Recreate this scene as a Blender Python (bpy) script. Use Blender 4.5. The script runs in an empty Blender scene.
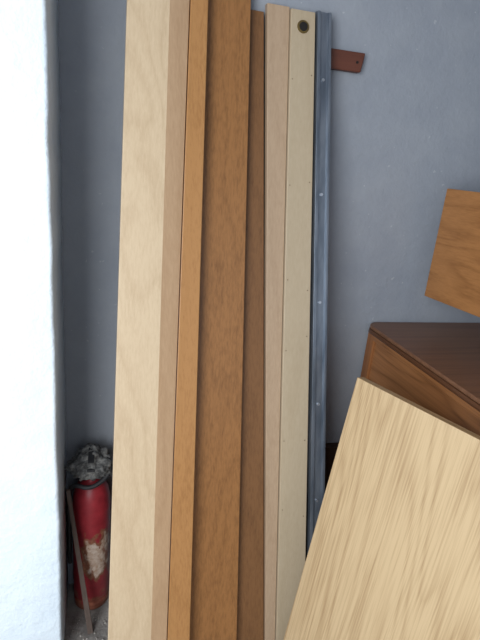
import bpy, bmesh, math, random
from mathutils import Vector, Matrix, noise as mnoise
random.seed(3)
scene=bpy.context.scene
col=scene.collection
scene.view_settings.view_transform='Standard'
scene.view_settings.look='None'

# ---------------------------------------------------------------- helpers
def lin(c):
    return tuple(((v/255)/12.92 if v/255<=0.04045 else ((v/255+0.055)/1.055)**2.4) for v in c)+(1,)

def new_mat(name):
    m=bpy.data.materials.new(name); m.use_nodes=True
    nt=m.node_tree
    return m,nt,nt.nodes['Principled BSDF']

def coords(nt,scale=(1,1,1),loc=(0,0,0),rot=(0,0,0)):
    tc=nt.nodes.new('ShaderNodeTexCoord'); mp=nt.nodes.new('ShaderNodeMapping')
    mp.inputs['Scale'].default_value=scale; mp.inputs['Location'].default_value=loc; mp.inputs['Rotation'].default_value=rot
    nt.links.new(tc.outputs['Object'],mp.inputs['Vector'])
    return mp.outputs[0]
def noise(nt,vec,scale,detail=4,rough=.5,dist=0):
    n=nt.nodes.new('ShaderNodeTexNoise'); n.inputs['Scale'].default_value=scale
    n.inputs['Detail'].default_value=detail; n.inputs['Roughness'].default_value=rough; n.inputs['Distortion'].default_value=dist
    nt.links.new(vec,n.inputs['Vector']); return n.outputs['Fac']
def ramp(nt,fac,stops):
    r=nt.nodes.new('ShaderNodeValToRGB'); e=r.color_ramp.elements
    while len(e)<len(stops): e.new(0.5)
    for i,(p,c) in enumerate(stops): e[i].position=p; e[i].color=c
    nt.links.new(fac,r.inputs[0]); return r.outputs[0]
def math_(nt,op,a,b=None,c=None):
    m=nt.nodes.new('ShaderNodeMath'); m.operation=op
    for i,v in enumerate((a,b,c)):
        if v is None: continue
        if isinstance(v,(int,float)): m.inputs[i].default_value=v
        else: nt.links.new(v,m.inputs[i])
    return m.outputs[0]
def mix(nt,fac,a,b,mode='MIX'):
    m=nt.nodes.new('ShaderNodeMix'); m.data_type='RGBA'; m.blend_type=mode
    if isinstance(fac,(int,float)): m.inputs[0].default_value=fac
    else: nt.links.new(fac,m.inputs[0])
    for i,v in ((6,a),(7,b)):
        if isinstance(v,tuple): m.inputs[i].default_value=v
        else: nt.links.new(v,m.inputs[i])
    return m.outputs[2]
def bump(nt,bs,h,strength=.2,dist=.01):
    b=nt.nodes.new('ShaderNodeBump'); b.inputs['Strength'].default_value=strength; b.inputs['Distance'].default_value=dist
    nt.links.new(h,b.inputs['Height']); nt.links.new(b.outputs[0],bs.inputs['Normal'])

def wood(name,light,dark,axis='z',contour=0.25,fine=0.3,rough=.45,freq=9,spec=.35,seed=0,stretch=.07,cs=3.0,power=2.2,fs=200,fl=3):
    """procedural wood: contour figure + fine fibres along `axis` (object space)"""
    m,nt,bs=new_mat(name)
    st={'x':(stretch*cs*2,1*cs*2,1*cs*2),'y':(cs*2,stretch*cs*2,cs*2),'z':(cs*2,cs*2,stretch*cs*2)}[axis]
    v=coords(nt,st,(seed*1.7,seed*2.3,seed*.9))
    n=noise(nt,v,1.0,2,.45,.25)
    fs={'x':(fl,fs,fs),'y':(fs,fl,fs),'z':(fs,fs,fl)}[axis]
    f=noise(nt,coords(nt,fs,(seed,0,0)),1.0,3,.65)
    f2=math_(nt,'SUBTRACT',f,.5)
    n=math_(nt,'ADD',n,math_(nt,'MULTIPLY',f2,.012))
    rings=math_(nt,'PINGPONG',math_(nt,'MULTIPLY',n,freq),.5)
    rings=math_(nt,'MULTIPLY',rings,2.0)
    rings=math_(nt,'POWER',rings,power)
    big=noise(nt,coords(nt,tuple(s*.35 for s in st),(seed*3,0,0)),1.0,2)
    t=math_(nt,'ADD',math_(nt,'MULTIPLY',rings,contour),math_(nt,'MULTIPLY',f2,fine*2))
    t=math_(nt,'ADD',t,math_(nt,'MULTIPLY',math_(nt,'SUBTRACT',big,.30),.5))
    c=ramp(nt,t,[(0.0,lin(light)),(1.0,lin(dark))])
    nt.links.new(c,bs.inputs['Base Color'])
    bs.inputs['Roughness'].default_value=rough
    bs.inputs['Specular IOR Level'].default_value=spec
    bump(nt,bs,f,.12,.002)
    return m

def plain(name,c,rough=.5,metal=0,var=.15,scale=30):
    m,nt,bs=new_mat(name)
    n=noise(nt,coords(nt),scale,4)
    c1=lin(tuple(min(255,x*(1+var)) for x in c)); c2=lin(tuple(x*(1-var) for x in c))
    nt.links.new(ramp(nt,n,[(.3,c2),(.7,c1)]),bs.inputs['Base Color'])
    bs.inputs['Roughness'].default_value=rough; bs.inputs['Metallic'].default_value=metal
    return m

def obj(name,bm,mat=None,parent=None,smooth=False,bevel=0,segs=2):
    me=bpy.data.meshes.new(name); bmesh.ops.recalc_face_normals(bm,faces=bm.faces); bm.to_mesh(me); bm.free()
    o=bpy.data.objects.new(name,me); col.objects.link(o)
    if mat:
        for mm in (mat if isinstance(mat,list) else [mat]): me.materials.append(mm)
    if smooth:
        for p in me.polygons: p.use_smooth=True
    if bevel:
        b=o.modifiers.new('bevel','BEVEL'); b.width=bevel; b.segments=segs; b.limit_method='ANGLE'; b.angle_limit=math.radians(35)
    if parent: o.parent=parent
    return o
def box(name,lo,hi,mat,parent=None,bevel=0,segs=2,mtx=None):
    bm=bmesh.new(); bmesh.ops.create_cube(bm,size=1)
    for v in bm.verts:
        v.co=Vector([lo[i]+(v.co[i]+.5)*(hi[i]-lo[i]) for i in range(3)])
        if mtx: v.co=mtx@v.co
    return obj(name,bm,mat,parent,bevel=bevel,segs=segs)
def prism(name,bot,top,mat,parent=None,bevel=.0015,zb=0,zt=2.0,matf=None):
    """cross-section polygon `bot` at z=zb swept to polygon `top` at z=zt, [(x,y)...]"""
    bm=bmesh.new()
    b=[bm.verts.new((x,y,zb)) for x,y in bot]; t=[bm.verts.new((x,y,zt)) for x,y in top]
    bm.faces.new(b[::-1]); bm.faces.new(t); n=len(b)
    for i in range(n):
        f=bm.faces.new((b[i],b[(i+1)%n],t[(i+1)%n],t[i]))
        if matf: f.material_index=matf.get(i,0)
    return obj(name,bm,mat,parent,bevel=bevel)
def empty(name,loc=(0,0,0)):
    e=bpy.data.objects.new(name,None); e.location=loc; e.empty_display_size=.1; col.objects.link(e); return e
def lathe(name,prof,mat,parent=None,n=48,center=(0,0,0)):
    bm=bmesh.new(); rings=[]
    for r,z in prof:
        rings.append([bm.verts.new((center[0]+r*math.cos(2*math.pi*i/n),center[1]+r*math.sin(2*math.pi*i/n),center[2]+z)) for i in range(n)])
    for a,b in zip(rings,rings[1:]):
        for i in range(n): bm.faces.new((a[i],a[(i+1)%n],b[(i+1)%n],b[i]))
    bm.faces.new(rings[0][::-1]); bm.faces.new(rings[-1])
    return obj(name,bm,mat,parent,smooth=True)
def tube(name,pts,r,mat,parent=None,nurbs=True):
    cu=bpy.data.curves.new(name,'CURVE'); cu.dimensions='3D'; cu.bevel_depth=r; cu.bevel_resolution=4; cu.resolution_u=10; cu.use_fill_caps=True
    s=cu.splines.new('NURBS' if nurbs else 'POLY'); s.points.add(len(pts)-1)
    for p,q in zip(s.points,pts): p.co=(*q,1)
    if nurbs: s.use_endpoint_u=True; s.order_u=3
    cu.materials.append(mat)
    o=bpy.data.objects.new(name,cu); col.objects.link(o)
    if parent: o.parent=parent
    return o
def disc(name,c,nrm,r,mat,parent=None,depth=.004,n=20):
    bm=bmesh.new(); bmesh.ops.create_cone(bm,cap_ends=True,segments=n,radius1=r,radius2=r*.9,depth=depth)
    q=Vector((0,0,1)).rotation_difference(Vector(nrm).normalized()).to_matrix().to_4x4()
    bmesh.ops.transform(bm,matrix=Matrix.Translation(c)@q,verts=bm.verts)
    return obj(name,bm,mat,parent)

# ---------------------------------------------------------------- plaster / floor materials
def plaster(name,c,c2,bstr=.3,scale=1,specks=None):
    m,nt,bs=new_mat(name)
    v=coords(nt)
    n=noise(nt,v,2.2*scale,6,.6); n2=noise(nt,v,14*scale,5,.6); n3=noise(nt,v,60*scale,4,.6)
    t=math_(nt,'ADD',math_(nt,'MULTIPLY',n,.7),math_(nt,'MULTIPLY',n2,.3))
    cc=ramp(nt,t,[(.36,lin(c2)),(.62,lin(c))])
    if specks:
        s=noise(nt,coords(nt,(1,1,1),(3,5,1)),48,2,.5)
        cc=mix(nt,ramp(nt,s,[(.70,(0,0,0,1)),(.73,(.5,.5,.5,1))]),cc,lin(specks))
    nt.links.new(cc,bs.inputs['Base Color'])
    bs.inputs['Roughness'].default_value=.85; bs.inputs['Specular IOR Level'].default_value=.2
    h=math_(nt,'ADD',math_(nt,'MULTIPLY',n2,.7),math_(nt,'MULTIPLY',n3,.3))
    bump(nt,bs,h,bstr,.012)
    return m
M_back=plaster('plaster_grey_blue',(151,156,163),(139,145,154),.4,1,(178,181,186))
M_pier=plaster('plaster_white',(230,240,246),(218,231,241),.7,1)
M_ceil=plaster('plaster_ceiling',(190,190,195),(175,176,184),.2)
M_floor=plaster('concrete_floor_grey',(172,168,162),(118,114,110),.5,3)

box('floor',(-1.6,-2.6,-.1),(2.6,1.7,0),M_floor)
box('wall_back',(-1.6,1.48,0),(2.6,1.7,2.7),M_back)
box('wall_right',(2.4,-2.6,0),(2.6,1.48,2.7),M_back)
box('ceiling',(-1.6,-2.6,2.7),(2.6,1.7,2.8),M_ceil)
# pier with a hand-plastered, slightly wavy rounded corner
bm=bmesh.new()
NZ=90
x0,x1,y0,y1,r=-1.6,-.1145,1.185,1.48,.010
prof=[(x0,y1),(x0,y0)]+[(x0+(x1-r-x0)*i/14,y0) for i in range(1,14)]
for i in range(7):
    a=-math.pi/2+math.pi/2*i/6; prof.append((x1-r+r*math.cos(a),y0+r+r*math.sin(a)))
prof.append((x1,y1))
rings=[]
for k in range(NZ+1):
    z=2.7*k/NZ; rr=[]
    for j,(x,y) in enumerate(prof):
        d=.003*mnoise.noise(Vector((x*3,y*3,z*4)))+.002*mnoise.noise(Vector((x*9,3,z*13)))
        rr.append(bm.verts.new((x+(d if j>14 else 0),y+(d if y<y0+.02 and j>1 else 0),z)))
    rings.append(rr)
for a,b in zip(rings,rings[1:]):
    for i in range(len(prof)-1): bm.faces.new((a[i],a[i+1],b[i+1],b[i]))
    bm.faces.new((a[-1],a[0],b[0],b[-1]))
bm.faces.new(rings[0]); bm.faces.new(rings[-1])
obj('wall_left',bm,M_pier,smooth=True)

# ---------------------------------------------------------------- boards leaning on the wall
W_birch=wood('birch_veneer',(202,181,150),(160,131,98),'z',.20,.34,.36,9,seed=1,stretch=.2)
W_birch_edge=wood('birch_edge',(194,163,130),(160,126,92),'z',.2,.4,.42,8,seed=2)
W_oak1=wood('oak_honey',(172,126,78),(130,86,46),'z',.2,.7,.34,8,seed=3,stretch=.03)
W_oak2=wood('oak_brown',(146,102,60),(98,64,34),'z',.2,.8,.34,10,seed=4,stretch=.02)
W_oak3=wood('oak_dark',(122,86,54),(80,52,30),'z',.2,.7,.42,9,seed=5,stretch=.03)
W_beech=wood('beech_pinkish',(176,152,126),(146,120,94),'z',.15,.5,.40,8,seed=6)
W_pale=wood('pale_lacquered_wood',(182,166,140),(156,138,110),'z',.18,.35,.36,7,seed=7,stretch=.05)
M_dark=plain('dark_hole',(22,19,15),.8)
M_screw=plain('screw_hole_shadow',(124,108,86),.8)
M_plug=plain('knot_plug',(92,74,30),.6)

def plank(name,pts,th,mat,zt,**k):
    """pts: front outline [(xbot,ybot,xtop,ytop)] ; th thickness toward wall"""
    bot=[(p[0],p[1]) for p in pts]; top=[(p[2],p[3]) for p in pts]
    ymb=pts[0][1]+th; ymt=pts[0][3]+th
    bot+=[(pts[-1][0],ymb),(pts[0][0],ymb)]; top+=[(pts[-1][2],ymt),(pts[0][2],ymt)]
    return prism(name,bot,top,mat,zt=zt,**k)
plank('birch_board',[(.012,1.0,.049,1.4),(.130,1.0,.146,1.4),(.176,1.018,.196,1.418)],.034,[W_birch,W_birch_edge],2.0,matf={1:1,2:1})
plank('honey_oak_board',[(.178,1.014,.198,1.414),(.244,1.018,.240,1.418)],.024,W_oak1,2.0)
plank('brown_oak_board',[(.243,1.066,.228,1.459),(.399,1.060,.356,1.457)],.020,W_oak2,2.0)
plank('dark_oak_board',[(.403,1.088,.364,1.460),(.497,1.088,.403,1.460)],.018,W_oak3,1.87)
e=empty('bed_side_rail')
plank('rail_inner_board',[(.499,1.078,.408,1.452),(.530,1.078,.4705,1.452)],.022,W_beech,1.89,parent=e)
plank('rail_board',[(.5315,1.068,.472,1.442),(.626,1.068,.541,1.442)],.03,W_pale,1.885,parent=e)
def onrail(u,z,off=0.0):
    s=z/1.885; xl=.5315+(.472-.5315)*s; xr=.626+(.541-.626)*s
    return Vector((xl+(xr-xl)*u,1.068+.374*s-off,z))
nr=Vector((0,-1,.2))
disc('bolt_hole',onrail(.5,1.845,.001),nr,.0175,M_plug,e)
disc('bolt_hole_core',onrail(.5,1.845,.003),nr,.0125,M_dark,e,depth=.003)
i=0
for z in (1.70,1.42,1.15,.98,.70,.45):
    for u in (.1,.88):
        i+=1; disc('screw_hole_%d'%i,onrail(u,z+.05*random.random(),.0005),nr,.0017,M_screw,e,depth=.002,n=10)

# galvanised steel profile
M_steel,nt,bs=new_mat('galvanised_steel')
n=noise(nt,coords(nt,(40,40,5)),1,4)
nt.links.new(ramp(nt,n,[(.3,lin((104,114,126))),(.7,lin((142,150,160)))]),bs.inputs['Base Color'])
bs.inputs['Metallic'].default_value=.7; bs.inputs['Roughness'].default_value=.32
M_bolt=plain('steel_bolt',(190,196,204),.35,.8)
e=empty('steel_channel')
def sec(x0,x1,y):
    w=x1-x0
    return [(x0,y),(x0+w*.22,y),(x0+w*.26,y+.008),(x0+w*.8,y+.008),(x0+w*.84,y),(x1,y),(x1,y+.024),(x1-.002,y+.024),(x1-.002,y+.011),(x0+.002,y+.011),(x0+.002,y+.024),(x0,y+.024)]
prism('channel_profile',sec(.638,.687,1.060),sec(.546,.586,1.438),M_steel,e,bevel=.0006,zt=1.89)
for i,z in enumerate((1.72,1.42,1.12,.82,.52)):
    s=z/1.89; disc('rivet_%d'%(i+1),(.6625+(.566-.6625)*s,1.066+.378*s,z),nr,.0045,M_bolt,e,depth=.005)

# small wooden peg rail piece on the wall
W_peg=wood('reddish_wood',(98,56,42),(66,36,28),'x',.2,.4,.5,8,seed=8)
e=empty('coat_peg_rail')
prism('rail_block',[(.50,1.462),(.705,1.455),(.705,1.4795),(.50,1.4795)],[(.50,1.462),(.712,1.455),(.712,1.4795),(.50,1.4795)],W_peg,e,bevel=.003,zb=1.760,zt=1.811)
disc('rail_screw',(.69,1.4555,1.785),(0,-1,0),.004,M_dark,e,depth=.003)

# ---------------------------------------------------------------- fire extinguisher
EX=(-.035,1.412,0)
M_red,nt,bs=new_mat('rusty_red_paint')
v=coords(nt); sep=nt.nodes.new('ShaderNodeSeparateXYZ'); nt.links.new(v,sep.inputs[0])
n1=noise(nt,v,22,6,.65); n2=noise(nt,v,70,5,.7); n3=noise(nt,coords(nt,(1,1,.5)),30,5,.6)
red=ramp(nt,n1,[(.3,lin((136,34,44))),(.7,lin((176,54,62)))])
rust=ramp(nt,n2,[(.3,lin((110,62,42))),(.7,lin((170,116,88)))])
cream=ramp(nt,n2,[(.35,lin((178,140,112))),(.6,lin((216,198,182)))])
dx=math_(nt,'ABSOLUTE',math_(nt,'SUBTRACT',sep.outputs[0],EX[0]+.018))
dz=math_(nt,'ABSOLUTE',math_(nt,'SUBTRACT',sep.outputs[2],.225))
mx=math_(nt,'SUBTRACT',1,math_(nt,'DIVIDE',dx,.055)); mz=math_(nt,'SUBTRACT',1,math_(nt,'DIVIDE',dz,.12))
msk=math_(nt,'MINIMUM',mx,mz); msk=math_(nt,'ADD',msk,math_(nt,'MULTIPLY',math_(nt,'SUBTRACT',n3,.5),2.0))
c=mix(nt,ramp(nt,msk,[(.24,(0,0,0,1)),(.34,(1,1,1,1))]),red,rust)
c=mix(nt,ramp(nt,msk,[(.48,(0,0,0,1)),(.60,(1,1,1,1))]),c,cream)
ft=math_(nt,'ADD',math_(nt,'SUBTRACT',1,math_(nt,'DIVIDE',sep.outputs[2],.09)),math_(nt,'MULTIPLY',math_(nt,'SUBTRACT',n1,.5),3))
c=mix(nt,ramp(nt,ft,[(.35,(0,0,0,1)),(.6,(.8,.8,.8,1))]),c,rust)
nt.links.new(c,bs.inputs['Base Color']); bs.inputs['Roughness'].default_value=.42
bump(nt,bs,msk,.15,.003)
M_black=plain('black_rubber',(40,40,42),.6)
M_brass=plain('tarnished_metal',(96,90,80),.45,.7)
ex=empty('fire_extinguisher')
k=1.06
lathe('cylinder_body',[(r_*k,z_*1.06) for r_,z_ in [(.050,0),(.054,.002),(.055,.03),(.0525,.034),(.0555,.04),(.0558,.36),(.0563,.365),(.0563,.372),(.0555,.378),(.054,.40),(.049,.425),(.040,.445),(.028,.458),(.018,.463),(.016,.48)]],M_red,ex,center=EX)
EX=(EX[0],EX[1],.026)
lathe('valve_body',[(.019,.478),(.019,.50),(.014,.505),(.014,.535),(.018,.54),(.018,.556),(.008,.562)],M_brass,ex,center=EX)
EZ=EX[2]
box('carry_handle',(EX[0]-.012,EX[1]-.07,EZ+.530),(EX[0]+.012,EX[1]+.015,EZ+.538),M_black,ex,bevel=.003)
prism('squeeze_lever',[(EX[0]-.009,EX[1]-.075),(EX[0]+.009,EX[1]-.075),(EX[0]+.009,EX[1]+.01),(EX[0]-.009,EX[1]+.01)],[(EX[0]-.009,EX[1]-.08),(EX[0]+.009,EX[1]-.08),(EX[0]+.009,EX[1]+.0),(EX[0]-.009,EX[1]+.0)],M_black,ex,bevel=.002,zb=EZ+.566,zt=EZ+.574)
tube('hose',[(EX[0]+.012,EX[1],EZ+.53),(EX[0]+.05,EX[1]-.02,EZ+.555),(EX[0]+.062,EX[1]-.035,EZ+.50),(EX[0]+.0,EX[1]-.070,EZ+.468),(EX[0]-.055,EX[1]-.048,EZ+.48),(EX[0]-.070,EX[1]-.012,.44),(EX[0]-.070,EX[1]+.0,.25),(EX[0]-.069,EX[1]+.0,.16)],.007,M_black,ex)
M_rag,nt,bs=new_mat('grey_cloth')
n=noise(nt,coords(nt),38,5,.7); nt.links.new(ramp(nt,n,[(.36,lin((60,60,60))),(.52,lin((112,112,110))),(.68,lin((160,158,152)))]),bs.inputs['Base Color']); bs.inputs['Roughness'].default_value=.95
bump(nt,bs,n,.5,.008)
bm=bmesh.new(); bmesh.ops.create_icosphere(bm,subdivisions=5,radius=1)
for v_ in bm.verts:
    p=v_.co.copy()
    a=1+.25*mnoise.noise(p*1.9+Vector((4,1,2)))+.30*abs(mnoise.noise(p*3.2))-.08+.08*abs(mnoise.noise(p*8))
    v_.co=Vector((EX[0]+.000+p.x*.062*a,EX[1]-.010+p.y*.056*a,.552+p.z*.050*a-.018*p.x*p.x))
obj('cloth_wrap',bm,M_rag,ex,smooth=True)

# weathered lath leaning on the pier
W_grey=wood('weathered_lath',(104,90,82),(56,44,38),'z',.2,.7,.8,8,seed=9)
st=empty('wooden_stick')
prism('lath',[(-.043,1.264),(-.026,1.268),(-.027,1.277),(-.044,1.273)],[(-.107,1.338),(-.096,1.341),(-.097,1.350),(-.108,1.347)],W_grey,st,bevel=.001,zt=.50)
M_deb=plain('plaster_crumbs',(160,156,148),.9)
bm=bmesh.new()
for k in range(60):
    cx=random.uniform(-.10,.02); cy=random.uniform(1.10,1.33); r=random.uniform(.001,.0035)
    q=bmesh.ops.create_icosphere(bm,subdivisions=1,radius=r,matrix=Matrix.Translation((cx,cy,r*.6)))
    for v_ in q['verts']: v_.co+=Vector([random.uniform(-r,r)*.3 for _ in range(3)])
obj('plaster_debris',bm,M_deb)

# dark offcut standing between the steel channel and the chest
W_dk=wood('stained_offcut',(62,46,36),(38,28,22),'z',.3,.4,.6,8,seed=21)
plank('wood_offcut',[(.752,1.418,.752,1.446),(.872,1.418,.872,1.446)],.03,W_dk,.52)

# ---------------------------------------------------------------- chest of drawers
W_chest=wood('varnished_chest_side',(172,118,74),(100,62,36),'y',.4,.5,.32,12,seed=11,stretch=.12)
W_chestv=wood('varnished_chest_post',(152,100,60),(94,58,34),'z',.3,.5,.35,9,seed=12)
W_top=wood('varnished_chest_top',(126,90,66),(78,52,38),'x',.3,.6,.38,9,seed=13)
W_front=wood('varnished_drawer_front',(156,102,60),(104,66,36),'x',.4,.35,.35,10,seed=14)
W_rim=wood('varnished_chest_rim',(98,64,42),(66,42,28),'y',.2,.4,.35,8,seed=22)
ch=empty('chest_of_drawers')
X0,X1,Y0,Y1=.889,1.78,.585,1.472
box('side_panel_left',(X0+.008,Y0+.03,.14),(X0+.026,Y1-.03,.965),W_chest,ch)
box('side_panel_right',(X1-.026,Y0+.03,.14),(X1-.008,Y1-.03,.965),W_chest,ch)
box('side_rail_upper',(X0,Y0+.04,.945),(X0+.02,Y1-.04,.965),W_chest,ch,bevel=.002)
box('side_rail_lower',(X0,Y0+.04,.14),(X0+.02,Y1-.04,.21),W_chest,ch,bevel=.002)
for i,(a,b) in enumerate(((X0,Y0),(X1-.045,Y0),(X0,Y1-.045),(X1-.045,Y1-.045))):
    box('post_%d'%(i+1),(a,b,0),(a+.045,b+.045,.966),W_chestv,ch,bevel=.004)
box('back_panel',(X0+.03,Y1-.02,.14),(X1-.03,Y1-.008,.965),W_chestv,ch)
box('bottom_panel',(X0+.02,Y0+.02,.14),(X1-.02,Y1-.02,.16),W_chestv,ch)
for i in range(4):
    z0=.165+i*.2; 
    box('drawer_%d'%(i+1),(X0+.05,Y0-.006,z0),(X1-.05,Y0+.3,z0+.19),W_front,ch,bevel=.004)
    for s in (.25,.75):
        kx=X0+.05+(X1-X0-.1)*s
        bm=bmesh.new(); bmesh.ops.create_uvsphere(bm,u_segments=16,v_segments=10,radius=.016,matrix=Matrix.Translation((kx,Y0-.02,z0+.095)))
        obj('knob_%d_%d'%(i+1,int(s*4)),bm,M_brass,ch,smooth=True)
def slab(name,z0,z1,ov,rad,mat):
    bm=bmesh.new(); pts=[]
    ax0,ax1,ay0,ay1=X0-ov,X1+ov,Y0-ov,Y1+.004
    for cx,cy,a0,rr in ((ax1-.01,ay1-.01,0,.01),(ax0+rad,ay1-rad,90,rad),(ax0+rad,ay0+rad,180,rad),(ax1-rad,ay0+rad,270,rad)):
        for k in range(9):
            a=math.radians(a0+90*k/8); pts.append((cx+rr*math.cos(a),cy+rr*math.sin(a)))
    b=[bm.verts.new((x,y,z0)) for x,y in pts]; t=[bm.verts.new((x,y,z1)) for x,y in pts]
    bm.faces.new(b[::-1]); bm.faces.new(t)
    for i in range(len(b)): bm.faces.new((b[i],b[(i+1)%len(b)],t[(i+1)%len(b)],t[i]))
    return obj(name,bm,mat,ch,bevel=.003,segs=3)
slab('top_moulding',.964,.974,.006,.02,W_rim)
slab('top_rim',.974,.986,.018,.05,W_rim)
slab('top_slab',.986,.998,.014,.046,W_top)

# wooden headboard panel standing on the chest
W_head=wood('headboard_veneer',(166,116,70),(118,76,42),'y',.35,.5,.30,12,seed=15,stretch=.15)
hb=empty('headboard_panel')
mt=Matrix.Translation((1.019,1.386,0))@Matrix.Rotation(math.atan2(-.989,.148),4,'Z')
box('panel',(0,0,1.121),(.66,.022,1.466),W_head,hb,bevel=.002,mtx=mt)
for i,a in enumerate((.34,.56)):
    box('foot_%d'%(i+1),(a,.022,.998),(a+.045,.05,1.40),W_chestv,hb,bevel=.003,mtx=mt)
    box('foot_bar_%d'%(i+1),(a,-.06,.998),(a+.045,.13,1.018),W_chestv,hb,bevel=.003,mtx=mt)

# ---------------------------------------------------------------- pale oak table top leaning on the chest
W_oakp=wood('pale_oak',(202,177,138),(140,106,68),'z',.30,.85,.42,26,seed=18,stretch=.09,cs=2.0,power=1.8,fs=210,fl=4)
W_oake=wood('pale_oak_edge',(188,156,112),(128,98,64),'x',.3,.6,.5,14,seed=17)
th=math.radians(8.5)
ex_=Vector((.365,-.930,0)).normalized(); nn=Vector((-.930,-.365,0)).normalized()
down=(nn*math.sin(th)+Vector((0,0,-1))*math.cos(th)); outn=(nn*math.cos(th)+Vector((0,0,1))*math.sin(th))
TL=Vector((.650,1.089,.974)); L=TL.z/math.cos(th)
mt=Matrix.Identity(4)
for r_ in range(3):
    mt[r_][0]=ex_[r_]; mt[r_][1]=-outn[r_]; mt[r_][2]=-down[r_]; mt[r_][3]=TL[r_]
bm=bmesh.new(); bmesh.ops.create_cube(bm,size=1)
for v_ in bm.verts: v_.co=Vector(((v_.co.x+.5)*.60,(v_.co.y+.5)*.026,(v_.co.z-.5)*(L-.004)))
bm.normal_update()
for f in bm.faces:
    if f.normal.z>.9 or abs(f.normal.x)>.9: f.material_index=1
o=obj('oak_tabletop',bm,[W_oakp,W_oake],bevel=.0015); o.matrix_world=mt

# ---------------------------------------------------------------- light
w=bpy.data.worlds.new('world'); scene.world=w; w.use_nodes=True
bg=w.node_tree.nodes['Background']; bg.inputs[0].default_value=(.83,.90,1,1); bg.inputs[1].default_value=.92
def area(name,loc,target,sx,sy,power,colr,spread=180):
    l=bpy.data.lights.new(name,'AREA'); l.shape='RECTANGLE'; l.size=sx; l.size_y=sy; l.energy=power; l.color=colr; l.spread=math.radians(spread)
    o=bpy.data.objects.new(name,l); o.location=loc; o.rotation_euler=(Vector(target)-Vector(loc)).to_track_quat('-Z','Y').to_euler(); col.objects.link(o)
area('doorway_daylight',(-1.05,-.7,1.5),(-.1,1.3,.8),1.1,1.7,56,(.95,.975,1))

# ---------------------------------------------------------------- camera
p=math.radians(18); rl=math.radians(5.5); yw=math.radians(16)
R=Matrix.Rotation(-yw,3,'Z')
r0=R@Vector((1,0,0)); f0=R@Vector((0,math.cos(p),-math.sin(p))); u0=R@Vector((0,math.sin(p),math.cos(p)))
rr=r0*math.cos(rl)+u0*math.sin(rl); uu=-r0*math.sin(rl)+u0*math.cos(rl)
cam=bpy.data.cameras.new('camera'); co=bpy.data.objects.new('camera',cam); col.objects.link(co)
M=Matrix.Identity(4)
for i in range(3): M[i][0]=rr[i]; M[i][1]=uu[i]; M[i][2]=-f0[i]
M.translation=Vector((0,0,1.5)); co.matrix_world=M
cam.sensor_fit='VERTICAL'; cam.sensor_height=24; cam.lens=18.75; cam.clip_start=.02
scene.camera=co
